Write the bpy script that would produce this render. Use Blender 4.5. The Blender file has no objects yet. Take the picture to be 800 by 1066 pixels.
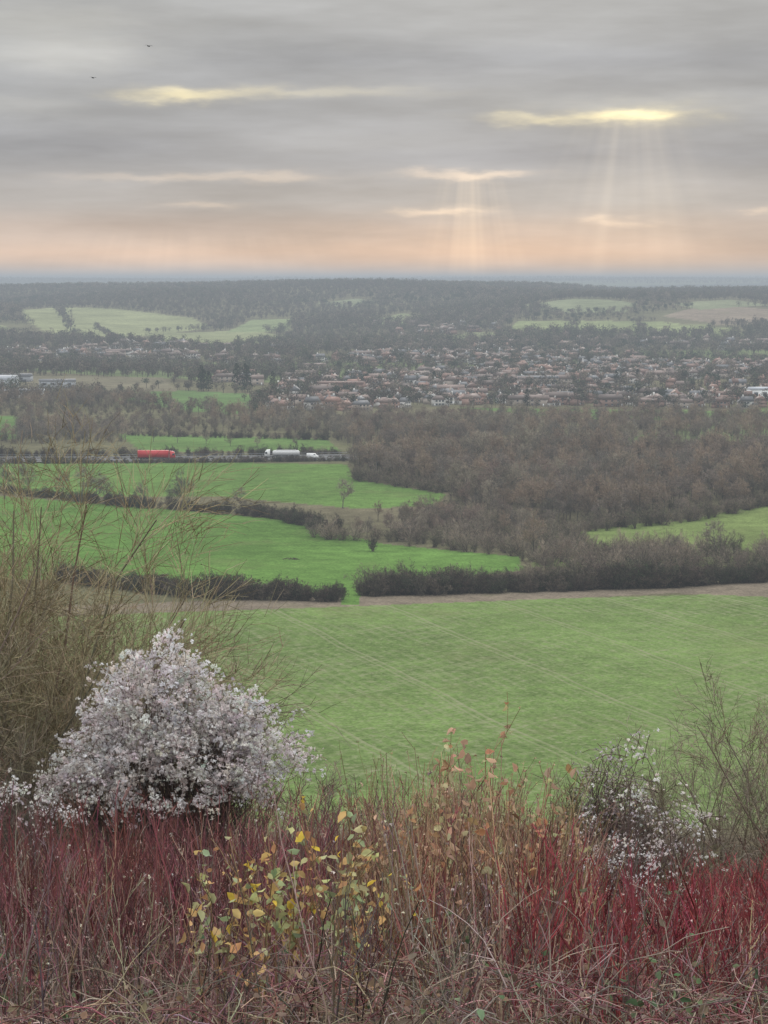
import bpy, math
import numpy as np
from mathutils import Vector
rng=np.random.default_rng(7)
scene=bpy.context.scene
scene.view_settings.view_transform='Standard'; scene.view_settings.look='None'; scene.view_settings.exposure=0
# ------------------------------------------------------------------ survey constants
F=2280.0; CAMZ=80.0; PITCH=math.atan(243/F)
cp,sp=math.cos(PITCH),math.sin(PITCH)
SIG=1.75e-4; HZ=(.405,.45,.495)
def sight(u,v):
    cx=(u-400)/F; cy=(533-v)/F
    return np.array([cx, cp+cy*sp, -sp+cy*cp])
# ------------------------------------------------------------------ terrain
PY=[-3000,-60,-25,0,8,15,25,38,60,100,180,260,330,400,1300,2300,2600,3000,3400,4000,4800,5600,7500,11000,14000,20000,32000]
PZ=[86,86,83,78.3,76.8,74.7,72.3,69.0,61,44,18,5,.6,0,0,1,5,15,30,46,60,40,20,62,80,84,84]
def H(x,y):
    x=np.asarray(x,float); y=np.asarray(y,float)
    z=np.interp(y,PY,PZ)
    far=np.clip((y-2250)/1200,0,1)*np.where(y>4100,np.clip((6300-y)/2300,.25,1),1)
    z=z+far*(17*np.sin(x/310+y/600+.6)+9*np.sin(x/170-y/360+2)+3.5*np.sin(x/80+y/210))*.62
    mid=np.clip((y-300)/300,0,1)*np.clip((2600-y)/400,0,1)
    z=z+mid*(1.2*np.sin(x/90+y/150)+.9*np.sin(y/63+x/210))
    near=np.clip((200-y)/150,0,1)
    z=z+near*(.12*np.sin(x*1.1+y*.6)+.10*np.sin(x*.5-y*.9))*np.clip(y/8,0,1)
    return z
YS=np.concatenate([np.arange(5,600,1.0),np.arange(600,3000,4.0),np.arange(3000,30000,10.0)])
def site(u,v):
    d=sight(u,v); t=YS/d[1]; x=t*d[0]; z=CAMZ+t*d[2]
    hit=np.nonzero(z<=H(x,YS))[0]; i=hit[0] if len(hit) else len(YS)-1
    return float(x[i]),float(YS[i])
def atd(u,y): return float((u-400)/F*y*1.004)
def inpoly(x,y,poly):
    ins=np.zeros(x.shape,bool); n=len(poly)
    for i in range(n):
        x1,y1=poly[i]; x2,y2=poly[(i+1)%n]
        if y1==y2: continue
        ins^=((y1>y)!=(y2>y))&(x<(x2-x1)*(y-y1)/(y2-y1)+x1)
    return ins
def P(*uv): return [site(u,v) for u,v in uv]
# ------------------------------------------------------------------ node helpers
def mk(t):
    n=t.nodes; l=t.links
    def inp(s,v):
        if isinstance(v,(int,float)): s.default_value=v
        else: l.new(v,s)
    def M(op,a,b=0,c=0,clamp=False):
        q=n.new('ShaderNodeMath'); q.operation=op; q.use_clamp=clamp
        inp(q.inputs[0],a); inp(q.inputs[1],b); inp(q.inputs[2],c); return q.outputs[0]
    def NOI(vec,scale,detail=3,rough=.5,out='Fac'):
        q=n.new('ShaderNodeTexNoise'); q.inputs['Scale'].default_value=scale; q.inputs['Detail'].default_value=detail; q.inputs['Roughness'].default_value=rough
        l.new(vec,q.inputs['Vector']); return q.outputs[out]
    def MR(v,a,b,c,d,smooth=False):
        q=n.new('ShaderNodeMapRange'); q.inputs['From Min'].default_value=a;q.inputs['From Max'].default_value=b;q.inputs['To Min'].default_value=c;q.inputs['To Max'].default_value=d
        if smooth: q.interpolation_type='SMOOTHSTEP'
        inp(q.inputs['Value'],v); return q.outputs[0]
    def XYZ(a,b,c):
        q=n.new('ShaderNodeCombineXYZ'); inp(q.inputs[0],a);inp(q.inputs[1],b);inp(q.inputs[2],c); return q.outputs[0]
    def SEP(v):
        q=n.new('ShaderNodeSeparateXYZ'); l.new(v,q.inputs[0]); return q.outputs
    def VS(v,s):
        q=n.new('ShaderNodeVectorMath'); q.operation='SCALE'
        if isinstance(v,tuple): q.inputs[0].default_value=v
        else: l.new(v,q.inputs[0])
        inp(q.inputs['Scale'],s); return q.outputs[0]
    def VA(a,b):
        q=n.new('ShaderNodeVectorMath'); q.operation='ADD'
        for i,v in enumerate((a,b)):
            if isinstance(v,tuple): q.inputs[i].default_value=v
            else: l.new(v,q.inputs[i])
        return q.outputs[0]
    def MIX(f,a,b):
        q=n.new('ShaderNodeMix'); q.data_type='RGBA'; inp(q.inputs['Factor'],f)
        for s,v in ((q.inputs[6],a),(q.inputs[7],b)):
            if isinstance(v,tuple): s.default_value=v+(1,) if len(v)==3 else v
            else: l.new(v,s)
        return q.outputs[2]
    return M,NOI,MR,XYZ,SEP,VS,VA,MIX
def nt(mat):
    mat.use_nodes=True; t=mat.node_tree; t.nodes.clear(); return t
def finish(mat,t,shader,air=True):
    o=t.nodes.new('ShaderNodeOutputMaterial'); t.links.new(shader,o.inputs[0])
def plant_mat(name,rough=.8,var=.25,transl=0.0,air=True):
    m=bpy.data.materials.new(name); t=nt(m); n=t.nodes; l=t.links
    b=n.new('ShaderNodeBsdfDiffuse')
    a=n.new('ShaderNodeAttribute'); a.attribute_name='Col'; c_=a.outputs['Color']
    if var>0:
        oi=n.new('ShaderNodeObjectInfo'); mr=n.new('ShaderNodeMapRange')
        mr.inputs['To Min'].default_value=1-var; mr.inputs['To Max'].default_value=1+var
        l.new(oi.outputs['Random'],mr.inputs['Value'])
        vm=n.new('ShaderNodeVectorMath'); vm.operation='SCALE'
        l.new(c_,vm.inputs[0]); l.new(mr.outputs[0],vm.inputs['Scale']); c_=vm.outputs[0]
    l.new(c_,b.inputs['Color']); sh=b.outputs[0]
    if transl>0:
        tr=n.new('ShaderNodeBsdfTranslucent'); l.new(c_,tr.inputs['Color'])
        mx=n.new('ShaderNodeMixShader'); mx.inputs[0].default_value=transl
        l.new(b.outputs[0],mx.inputs[1]); l.new(tr.outputs[0],mx.inputs[2]); sh=mx.outputs[0]
    finish(m,t,sh,air); return m
M_PLANT=plant_mat('bark_and_twigs'); M_NEAR=plant_mat('near_twigs',var=0,air=False); M_LEAF=plant_mat('leaves',.6,.0,.35,False); M_FLUFF=plant_mat('seed_fluff',.95,.0,.35,False)
M_FAR=plant_mat('distant_foliage',.9,.3)
def solid(name,col,rough=.6,metal=0,noise=.15,scale=3):
    m=bpy.data.materials.new(name); t=nt(m); n=t.nodes; l=t.links
    b=n.new('ShaderNodeBsdfPrincipled')
    b.inputs['Roughness'].default_value=rough; b.inputs['Metallic'].default_value=metal
    g=n.new('ShaderNodeNewGeometry'); no=n.new('ShaderNodeTexNoise'); no.inputs['Scale'].default_value=scale
    l.new(g.outputs['Position'],no.inputs['Vector'])
    mr=n.new('ShaderNodeMapRange'); mr.inputs['To Min'].default_value=1-noise*2; mr.inputs['To Max'].default_value=1+noise*2
    l.new(no.outputs['Fac'],mr.inputs['Value'])
    oi=n.new('ShaderNodeObjectInfo'); m2=n.new('ShaderNodeMapRange'); m2.inputs['To Min'].default_value=1-noise*1.5; m2.inputs['To Max'].default_value=1+noise*1.5
    l.new(oi.outputs['Random'],m2.inputs['Value'])
    mu=n.new('ShaderNodeMath'); mu.operation='MULTIPLY'; l.new(mr.outputs[0],mu.inputs[0]); l.new(m2.outputs[0],mu.inputs[1])
    vm=n.new('ShaderNodeVectorMath'); vm.operation='SCALE'; vm.inputs[0].default_value=col
    l.new(mu.outputs[0],vm.inputs['Scale']); l.new(vm.outputs[0],b.inputs['Base Color']); finish(m,t,b.outputs[0])
    return m
# ------------------------------------------------------------------ mesh helpers
def unit(a): return a/np.maximum(np.linalg.norm(a,axis=-1,keepdims=True),1e-9)
class Geo:
    def __init__(s): s.V=[];s.F=[];s.C=[];s.M=[];s.n=0
    def add(s,V,Fc,col,mat=0):
        V=V.reshape(-1,3); Fc=Fc.reshape(-1,3)
        col=np.asarray(col,float)
        if col.ndim==1: col=np.broadcast_to(col,(len(V),3))
        s.V.append(V); s.F.append(Fc+s.n); s.C.append(col.reshape(-1,3)); s.M.append(np.full(len(Fc),mat)); s.n+=len(V)
    def mesh(s,name,mats):
        V=np.concatenate(s.V).astype(np.float32);Fc=np.concatenate(s.F).astype(np.int32);C=np.concatenate(s.C);M=np.concatenate(s.M)
        me=bpy.data.meshes.new(name); me.vertices.add(len(V)); me.vertices.foreach_set('co',V.ravel())
        me.loops.add(len(Fc)*3); me.loops.foreach_set('vertex_index',Fc.ravel())
        me.polygons.add(len(Fc)); me.polygons.foreach_set('loop_start',np.arange(0,len(Fc)*3,3,dtype=np.int32))
        for m in mats: me.materials.append(m)
        me.polygons.foreach_set('material_index',M.astype(np.int32))
        a=me.attributes.new('Col','FLOAT_COLOR','POINT')
        a.data.foreach_set('color',np.concatenate([C,np.ones((len(C),1))],1).astype(np.float32).ravel())
        me.update(calc_edges=True); return me
    def obj(s,name,mats,loc=(0,0,0),parent=None):
        o=bpy.data.objects.new(name,s.mesh(name,mats)); o.location=loc
        scene.collection.objects.link(o)
        if parent: o.parent=parent
        return o
def rv(*sh): return unit(rng.normal(size=sh+(3,)))
def tubes(g,Pl,R,col,mat=0,S=3):
    N,K,_=Pl.shape
    T=unit(np.gradient(Pl,axis=1)); ref=rv(N)[:,None,:]
    U=unit(np.cross(T,ref)); W=np.cross(T,U)
    a=np.arange(S)*2*np.pi/S
    V=Pl[:,:,None,:]+R[:,:,None,None]*(np.cos(a)[:,None]*U[:,:,None,:]+np.sin(a)[:,None]*W[:,:,None,:])
    b=np.arange(N)[:,None,None]*(K*S); k=np.arange(K-1)[None,:,None]*S; s_=np.arange(S)[None,None,:]; s2=(s_+1)%S
    A=b+k+s_;B=b+k+s2;C=b+k+S+s2;D=b+k+S+s_
    Fc=np.stack([np.stack([A,B,C],-1),np.stack([A,C,D],-1)],-2)
    c=np.asarray(col,float)
    if c.ndim==2: c=np.repeat(c,K*S,0)
    g.add(V,Fc,c,mat)
def ribbons(g,Pl,R,col,mat=0):
    N,K,_=Pl.shape
    T=unit(np.gradient(Pl,axis=1)); U=unit(np.cross(T,rv(N)[:,None,:]))
    V=np.stack([Pl-R[...,None]*U,Pl+R[...,None]*U],2)
    b=np.arange(N)[:,None]*(K*2); k=np.arange(K-1)[None,:]*2
    A=b+k;B=A+1;C=A+3;D=A+2
    Fc=np.stack([np.stack([A,B,C],-1),np.stack([A,C,D],-1)],-2)
    c=np.asarray(col,float)
    if c.ndim==2: c=np.repeat(c,K*2,0)
    g.add(V,Fc,c,mat)
def path(p0,d0,L,K,bend,wig):
    N=len(p0); pts=[p0]; d=unit(d0.copy()); st=L/(K-1)
    for k in range(K-1):
        pts.append(pts[-1]+d*st[:,None])
        d=unit(d+np.array(bend)*np.ones((N,3))/(K-1)+rng.normal(size=(N,3))*wig)
    return np.stack(pts,1)
def spawn(Pl,R,n,L,ang,K,bend=(0,0,.2),wig=.12,tmin=.25,rr=.55,tap=.3,up=0.):
    N,Kp,_=Pl.shape
    i=np.repeat(np.arange(N),n); t=rng.uniform(tmin,1,len(i))*(Kp-1)
    k=np.minimum(t.astype(int),Kp-2); f=(t-k)[:,None]
    p=Pl[i,k]*(1-f)+Pl[i,k+1]*f; tg=unit(Pl[i,k+1]-Pl[i,k])
    r=R[i,k]*(1-f[:,0])+R[i,k+1]*f[:,0]
    pe=unit(np.cross(tg,rv(len(i))))
    a=rng.uniform(ang*.6,ang*1.3,len(i))[:,None]
    d=np.cos(a)*tg+np.sin(a)*pe+np.array([0,0,up])
    LL=L*rng.uniform(.55,1.2,len(i))*(1.15-.45*t/(Kp-1))
    P2=path(p,d,LL,K,bend,wig)
    R2=(r*rr)[:,None]*np.linspace(1,tap,K)[None,:]
    return P2,R2
def jcol(c,N,v=.2):
    c=np.asarray(c,float); return c[None,:]*(1+rng.normal(size=(N,1))*v).clip(.4,1.8)*(1+rng.normal(size=(N,3))*v*.25)
def tricloud(g,C,r,K,col,mat=0,v=.15):
    N=len(C); r=np.broadcast_to(r,(N,))
    base=C[:,None,:]+rv(N,K)*(r[:,None,None]*rng.uniform(0,.7,(N,K,1)))
    V=base[:,:,None,:]+rv(N,K,3)*r[:,None,None,None]*.75
    Fc=np.arange(N*K*3).reshape(-1,3)
    c=np.asarray(col,float); c=jcol(c,N,v) if c.ndim==1 else c
    g.add(V,Fc,np.repeat(c,K*3,0),mat)
def leaves(g,C,D,L,W,col,mat=0,fold=.25):
    N=len(C); D=unit(D); S=unit(np.cross(D,rv(N))); Nn=np.cross(D,S)
    L=np.broadcast_to(L,(N,))[:,None]; W=np.broadcast_to(W,(N,))[:,None]
    b=C; tp=C+D*L-Nn*L*rng.uniform(-.1,.35,(N,1))
    fo=fold*rng.uniform(.3,1.8,(N,1))
    l1=C+D*L*.3+S*W*.48+Nn*W*fo; l2=C+D*L*.68+S*W*.36+Nn*W*fo
    r1=C+D*L*.3-S*W*.48+Nn*W*fo; r2=C+D*L*.68-S*W*.36+Nn*W*fo
    m=C+D*L*.55-Nn*L*.02
    V=np.stack([b,l1,l2,tp,r2,r1,m],1)
    f=np.array([[0,1,6],[1,2,6],[2,3,6],[3,4,6],[4,5,6],[5,0,6]])
    Fc=np.arange(N)[:,None,None]*7+f[None]
    cc=np.repeat(np.asarray(col),7,0)*rng.uniform(.85,1.12,(N*7,1)); g.add(V,Fc,cc,mat)
def empty(name,loc=(0,0,0)):
    o=bpy.data.objects.new(name,None); o.location=loc; scene.collection.objects.link(o); return o
# ------------------------------------------------------------------ fields
GREEN1=(.130,.19,.058); GREEN2=(.102,.185,.044); PALE=(.26,.275,.14)
FIELDS=[
 ('near',P((-260,640),(170,637),(330,631),(600,623),(800,617),(1100,606),(1100,860),(-260,860)),GREEN1),
 ('soil',P((60,631),(340,622),(640,611),(800,604),(1060,596),(1060,612),(800,622),(700,618),(600,623),(330,633),(60,642)),(.19,.155,.115)),
 ('g',P((-160,505),(130,527),(300,541),(400,567),(540,580),(545,594),(376,616),(374,630),(356,630),(355,618),(75,604),(-160,600)),GREEN2),
 ('g',P((555,562),(640,549),(720,541),(800,524),(1000,495),(1000,590),(555,590)),(.150,.195,.065)),
 ('g',P((-100,474),(362,484),(370,500),(465,515),(455,527),(370,530),(230,517),(60,517),(-100,500)),(.112,.188,.05)),
 ('g',P((122,452),(340,457),(356,470),(150,471)),(.11,.18,.055)),
 ('g',P((150,404),(272,411),(268,433),(190,428),(120,415)),(.115,.18,.065)),
 ('g',P((-60,430),(24,434),(16,458),(-60,458)),(.105,.175,.055)),
 ('g',P((470,424),(900,427),(900,437),(600,437)),(.115,.18,.06)),
 ('b',P((20,391),(170,393),(185,407),(20,412)),(.17,.15,.10)),
 ('h',P((8,323),(60,320),(110,321),(200,331),(222,341),(150,349),(130,357),(60,351)),PALE),
 ('h',P((150,347),(262,343),(300,350),(235,364),(165,359)),(.24,.255,.13)),
 ('h',P((235,346),(262,333),(305,332),(300,345)),(.21,.25,.12)),
 ('h',P((520,347),(540,334),(690,335),(765,343),(780,349),(600,349)),(.23,.26,.12)),
 ('h',P((548,318),(600,311),(665,316),(650,325),(580,326)),(.21,.23,.13)),
 ('h',P((690,330),(740,318),(860,326),(860,336),(760,338)),(.24,.19,.14)),
 ('h',P((380,335),(420,326),(450,333),(410,340)),(.21,.235,.12)),
 ('h',P((700,317),(760,312),(800,318),(730,323)),(.21,.225,.13)),
 ('h',P((445,353),(500,345),(535,350),(480,358)),(.21,.23,.12)),
 ('h',P((-80,338),(-10,335),(12,342),(-40,352)),(.22,.24,.12)),
 ('h',P((330,316),(370,311),(400,314),(360,320)),(.20,.22,.13)),
]
# ------------------------------------------------------------------ ground sheet
rows=[-3000,-800,-200,-60]+list(np.arange(-40,60,.7))+list(np.geomspace(60,330,130))
vv=np.arange(842,352,-1.15); rows+=[y for y in (80/math.tan(PITCH+math.atan((v-533)/F)) for v in vv) if y>332]
rows+=list(np.arange(rows[-1]+18,5400,18))+list(np.geomspace(5450,32000,50))
rows=np.array(rows); t=np.linspace(-1,1,641); sx=np.sign(t)*np.abs(t)**1.7
X=sx[None,:]*(40+.62*np.abs(rows))[:,None]; Y=np.repeat(rows[:,None],len(t),1); Z=H(X,Y)
x=X.ravel();y=Y.ravel()
def nz(x,y,s):
    return (np.sin(x/s+1.3*np.sin(y/s*.7))+np.sin(y/s*1.1+1.7*np.sin(x/s*.6+2)))*.25+.5
col=np.empty((len(x),3)); col[:]=(.13,.125,.07)
k=nz(x,y,70)[:,None]; col=col*(1-k*.5)+np.array([.15,.12,.085])*k*.5
k=(nz(x,y,170)>.6)&(y>1050)&(y<2400); col[k]=(.13,.16,.07)
col[y<300]=(.08,.06,.045); col[y<60]=(.10,.075,.058)
col[y>5300]=(.06,.07,.06)
crop=np.zeros(len(x))
for kind,pl,c in FIELDS:
    m=inpoly(x,y,pl); col[m]=c; crop[m]=1. if kind=='near' else 0.
m=(y>6500)&(nz(x,y,900)>.62); col[m]=(.15,.17,.1)
nr,nc=X.shape
idx=np.arange(nr*nc).reshape(nr,nc)
A=idx[:-1,:-1].ravel();B=idx[:-1,1:].ravel();C=idx[1:,1:].ravel();D=idx[1:,:-1].ravel()
g=Geo(); g.add(np.stack([x,y,Z.ravel()],1),np.concatenate([np.stack([A,B,C],1),np.stack([A,C,D],1)]),col)
mg=bpy.data.materials.new('fields_and_soil'); t_=nt(mg); n=t_.nodes; l=t_.links
M,NOI,MR,XYZ,SEP,VS,VA,MIX=mk(t_)
pos=n.new('ShaderNodeNewGeometry').outputs['Position']; s=SEP(pos)
at=n.new('ShaderNodeAttribute'); at.attribute_name='Col'
ac=n.new('ShaderNodeAttribute'); ac.attribute_name='crop'
big=MR(NOI(pos,.012,4,.6),.3,.7,.76,1.24); med=MR(NOI(pos,.15,4,.65),.3,.7,.78,1.22); fine=MR(NOI(pos,1.3,3,.7),.3,.7,.66,1.34)
sh=M('MULTIPLY',M('MULTIPLY',big,med),fine); base=VS(at.outputs['Color'],sh)
wob=NOI(pos,.02,2)
def lines(kx,ky,sp,off,w,wb):
    c=M('ADD',M('ADD',M('MULTIPLY',s[0],kx),M('MULTIPLY',s[1],ky)),M('MULTIPLY',wob,wb))
    c=M('ADD',c,off); f=M('ABSOLUTE',M('SUBTRACT',M('FRACT',M('DIVIDE',c,sp)),.5))
    return MR(f,w/sp,w*1.7/sp,1,0,True)
t1=M('MAXIMUM',lines(1,.36,31,8.2,.28,5),lines(1,.36,31,6.3,.28,5))
t2=M('MAXIMUM',lines(1,-.75,27,3,.4,8),lines(1,-.75,27,5,.4,8))
t3=lines(1,.36,3.1,0,.45,3); t4=lines(1,-.75,5.2,0,.6,3)
patch=MR(NOI(pos,.05,3),.4,.62,.15,1); patch2=MR(NOI(pos,.035,3),.45,.6,0,1)
tm=M('ADD',M('MULTIPLY',t1,.42),M('ADD',M('MULTIPLY',M('MULTIPLY',t2,patch),.26),M('ADD',M('MULTIPLY',M('MULTIPLY',t3,patch),.26),M('MULTIPLY',M('MULTIPLY',t4,patch2),.2))))
speck=M('MULTIPLY',MR(NOI(pos,.6,2,.8),.55,.64,0,1),.5)
tm=M('MULTIPLY',M('ADD',tm,speck),ac.outputs['Fac'],0,True)
base2=MIX(tm,base,(.24,.245,.14))
soilm=MR(NOI(pos,.03,5,.7),.54,.75,0,.5)
base3=MIX(soilm,base2,(.155,.16,.07))
b=n.new('ShaderNodeBsdfDiffuse'); l.new(base3,b.inputs['Color'])
bp=n.new('ShaderNodeBump'); bp.inputs['Strength'].default_value=.7; bp.inputs['Distance'].default_value=.35
l.new(NOI(pos,1.0,4,.7),bp.inputs['Height']); l.new(bp.outputs[0],b.inputs['Normal'])
finish(mg,t_,b.outputs[0])
ground=g.obj('ground',[mg])
a=ground.data.attributes.new('crop','FLOAT','POINT'); a.data.foreach_set('value',crop.astype(np.float32))
ground.data.polygons.foreach_set('use_smooth',np.ones(len(ground.data.polygons),bool))
# ------------------------------------------------------------------ prototypes
TW=(.20,.165,.13)
def bare_tree(h=13,twc=TW,dens=1.,w=.03,spread=.75):
    g=Geo(); p0=np.zeros((1,3))
    tr=path(p0,np.array([[.04,.02,1.]]),np.array([h*.72]),6,(0,0,.1),.05); R=np.linspace(.24,.06,6)[None,:]*(h/13)
    tubes(g,tr,R,jcol((.14,.12,.10),1),S=5)
    L1,r1=spawn(tr,R,int(12*dens),h*.36,spread,4,(0,0,.35),.12,.25,.55)
    tubes(g,L1,r1,jcol((.15,.13,.105),len(L1)),S=3)
    L2,r2=spawn(L1,r1,6,h*.20,.7,3,(0,0,.25),.14,.25,.6)
    ribbons(g,L2,r2*1.1,jcol(twc,len(L2)))
    L3,r3=spawn(L2,r2,6,h*.115,.65,3,(0,0,.15),.15,.2,.6)
    ribbons(g,L3,np.maximum(r3,w*.8),jcol(twc,len(L3)))
    L4,r4=spawn(L3,r3,3,h*.07,.6,2,(0,0,0),.1,.2)
    ribbons(g,L4,np.tile(np.array([[w*1.1,w*.5]]),(len(L4),1)),jcol(twc,len(L4)))
    return g
def shrub(h=5,twc=TW,w=.03,n0=12,leaf=None,nl=0,spread=.55,dn=1.):
    g=Geo(); p0=rng.normal(size=(n0,3))*[.35*h/5,.35*h/5,0]; d=np.stack([rng.normal(size=n0)*spread,rng.normal(size=n0)*spread,np.ones(n0)],1)
    S0=path(p0,d,rng.uniform(.5,1,n0)*h,4,(0,0,.1),.1); R=np.ones((n0,1))*np.linspace(.06,.02,4)*h/5
    tubes(g,S0,R,jcol((.13,.11,.09),n0))
    L2,r2=spawn(S0,R,int(8*dn),h*.28,.8,3,(0,0,.3),.12,.05,.6); ribbons(g,L2,np.maximum(r2,w*.5),jcol(twc,len(L2)))
    L3,r3=spawn(L2,r2,int(8*dn),h*.15,.6,2,(0,0,.2),.12,.1,.6); ribbons(g,L3,np.maximum(r3,w*.5),jcol(twc,len(L3)))
    if leaf is not None:
        e=L3[:,-1]; e=e[rng.integers(0,len(e),nl)]; tricloud(g,e+rng.normal(size=e.shape)*.15,.16,2,leaf,v=.35)
    return g
def far_tree(h=11,w=8,c=(.075,.066,.052),n=150,sz=.75):
    g=Geo()
    tr=path(np.zeros((1,3)),np.array([[0,0,1.]]),np.array([h*.6]),3,(0,0,0),.03); tubes(g,tr,np.array([[.3,.25,.15]]),(.1,.085,.07),S=4)
    nb=6; cen=np.stack([rng.normal(size=nb)*w*.2,rng.normal(size=nb)*w*.2,rng.uniform(.4,.78,nb)*h],1)
    i=rng.integers(0,nb,n); q=cen[i]+rv(n)*rng.uniform(.5,1.08,(n,1))*np.array([w*.30,w*.30,h*.23])
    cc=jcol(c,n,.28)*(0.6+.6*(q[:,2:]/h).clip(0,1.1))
    tricloud(g,q,sz,2,cc)
    return g
def conifer_far(h=17,w=8):
    g=Geo(); tr=path(np.zeros((1,3)),np.array([[0,0,1.]]),np.array([h*.95]),4,(0,0,0),.02); tubes(g,tr,np.array([[.3,.22,.15,.05]]),(.08,.06,.05),S=5)
    n=420; f=rng.uniform(0.1,1,n); a=rng.uniform(0,6.28,n); r=w*.5*np.sqrt(1-f**1.8)*rng.uniform(.4,1.05,n)*(.8+.25*np.sin(f*26+np.sin(a)*2))
    q=np.stack([r*np.cos(a),r*np.sin(a),f*h],1); tricloud(g,q,.75,2,(.022,.036,.02),v=.3); return g
def instancer(name,protos,pts,sc,parent,sel=None):
    n=len(pts); which=rng.integers(0,len(protos),n) if sel is None else sel
    for k,me in enumerate(protos):
        m=which==k; p=pts[m]; s_=sc[m]
        if len(p)==0: continue
        a=rng.uniform(0,6.28,len(p)); h_=s_/2; V=np.empty((len(p),4,3))
        for j in range(4):
            aa=a+j*np.pi/2+np.pi/4
            V[:,j,0]=p[:,0]+np.cos(aa)*h_*math.sqrt(2); V[:,j,1]=p[:,1]+np.sin(aa)*h_*math.sqrt(2); V[:,j,2]=p[:,2]
        im=bpy.data.meshes.new(name+'_spots'); im.from_pydata(V.reshape(-1,3).tolist(),[],np.arange(len(p)*4).reshape(-1,4).tolist())
        io=bpy.data.objects.new(name+'_spots',im); scene.collection.objects.link(io); io.parent=parent
        io.instance_type='FACES'; io.use_instance_faces_scale=True; io.show_instancer_for_render=False; io.show_instancer_for_viewport=False
        c=bpy.data.objects.new(name+'_plant',me); scene.collection.objects.link(c); c.parent=io
T_BARE=[bare_tree(13,c,1,.032,s_).mesh('bare_tree_mesh',[M_PLANT]) for c,s_ in [((.25,.20,.155),.75),((.21,.175,.145),.9),((.29,.225,.165),.65),((.19,.17,.14),.8),((.26,.225,.17),.7),((.22,.165,.135),.85)]]
T_SHR=[shrub(5,c,.03,12,(.09,.10,.055),120).mesh('shrub_mesh',[M_PLANT]) for c in [(.19,.155,.12),(.16,.145,.10),(.21,.165,.13)]]
T_HEDGE=[shrub(5,c,.04,15,lf,620,.45).mesh('hedge_mesh',[M_PLANT]) for c,lf in [((.105,.088,.072),(.065,.066,.042)),((.12,.09,.078),(.085,.07,.05)),((.09,.09,.066),(.055,.068,.036)),((.15,.12,.095),(.10,.085,.06))]]
T_WILLOW=[shrub(7,c,.03,14,None,0,.5,1.15).mesh('willow_mesh',[M_PLANT]) for c in [(.29,.24,.18),(.24,.20,.155)]]
FARC=[(8,(.125,.107,.085)),(9,(.105,.096,.075)),(7,(.15,.122,.095)),(8,(.085,.088,.06)),(9,(.12,.105,.09)),(8,(.18,.152,.12)),(8,(.05,.065,.042))]
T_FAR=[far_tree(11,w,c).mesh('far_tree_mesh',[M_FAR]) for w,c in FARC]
T_CON=[conifer_far(h,w).mesh('conifer_mesh',[M_FAR]) for h,w in [(17,9),(14,8)]]
field_polys=[pl for _,pl,_ in FIELDS]
MWY=site(230,478)[1]
def MW(x): return MWY+0.03*np.asarray(x)
def area_pts(poly,sp,avoid=True,jit=.45,cull=None):
    a=np.array(poly); x0,y0=a.min(0); x1,y1=a.max(0)
    gx,gy=np.meshgrid(np.arange(x0,x1,sp),np.arange(y0,y1,sp)); x=gx.ravel()+rng.normal(size=gx.size)*sp*jit; y=gy.ravel()+rng.normal(size=gx.size)*sp*jit
    m=inpoly(x,y,poly)
    if avoid:
        for f in field_polys: m&=~inpoly(x,y,f)
    m&=np.abs(y-MW(x))>20
    x=x[m];y=y[m]
    if cull is not None:
        m=nz(x,y,cull[0])+rng.normal(size=len(x))*.12>cull[1]; x=x[m];y=y[m]
    return np.stack([x,y,H(x,y)],1)
def line_w(w,sp,wid):
    w=np.array(w); out=[]
    for a,b_ in zip(w[:-1],w[1:]):
        L=np.linalg.norm(b_-a); n_=max(1,int(L/sp)); tt=rng.uniform(0,1,n_)[:,None]; out.append(a+(b_-a)*tt+rng.normal(size=(n_,2))*wid)
    q=np.concatenate(out); return np.column_stack([q,H(q[:,0],q[:,1])])
def line_pts(uv,sp,wid): return line_w(P(*uv),sp,wid)
def R(n,a,b_): return rng.uniform(a,b_,n)
def clumpsel(q,s,n):
    v=nz(q[:,0],q[:,1],s)*.75+rng.uniform(0,.45,len(q))-.1; return (v*n).astype(int).clip(0,n-1)
# woodland masses
wood=empty('bare_woodland')
q=area_pts(P((372,502),(366,482),(420,470),(800,474),(1000,474),(1000,520),(800,527),(700,541),(640,550),(560,548),(470,530),(466,512)),6.0)
sc_=R(len(q),.55,1.12)*(.82+.36*nz(q[:,0],q[:,1],22))
instancer('wood',T_BARE,q,sc_,wood,clumpsel(q,26,6))
q=area_pts(P((366,484),(420,470),(800,474),(1000,474),(1000,520),(800,527),(700,541),(640,550),(560,548),(470,530)),11)
instancer('wood_understorey',T_SHR,q,R(len(q),.8,1.2),wood)
q=area_pts(P((480,438),(1100,438),(1100,463),(480,464)),9); instancer('wood_back',T_BARE,q,R(len(q),.6,.95),wood,clumpsel(q,40,6))
q=area_pts(P((-120,462),(120,462),(190,449),(345,455),(372,468),(480,466),(480,438),(270,435),(200,428),(130,418),(-120,420)),8.5,cull=(60,.22)); instancer('wood_left',T_BARE,q,R(len(q),.5,.9),wood,clumpsel(q,40,6))
q=area_pts(P((-120,462),(120,462),(190,449),(345,455),(372,468),(480,466),(480,438),(270,435),(200,428),(130,418),(-120,420)),9); instancer('wood_left_scrub',T_SHR,q,R(len(q),.5,1.),wood)
scrub=empty('willow_scrub')
q=area_pts(P((400,567),(412,552),(460,532),(560,548),(610,562),(800,580),(1000,580),(1000,592),(560,594),(540,582)),5.2,avoid=False,cull=(25,.2))
m=(q[:,0]<atd(600,700))|(q[:,1]<site(700,577)[1]+6); q=q[m]
instancer('willow',T_WILLOW+T_SHR,q,R(len(q),.6,1.3),scrub)
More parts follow.
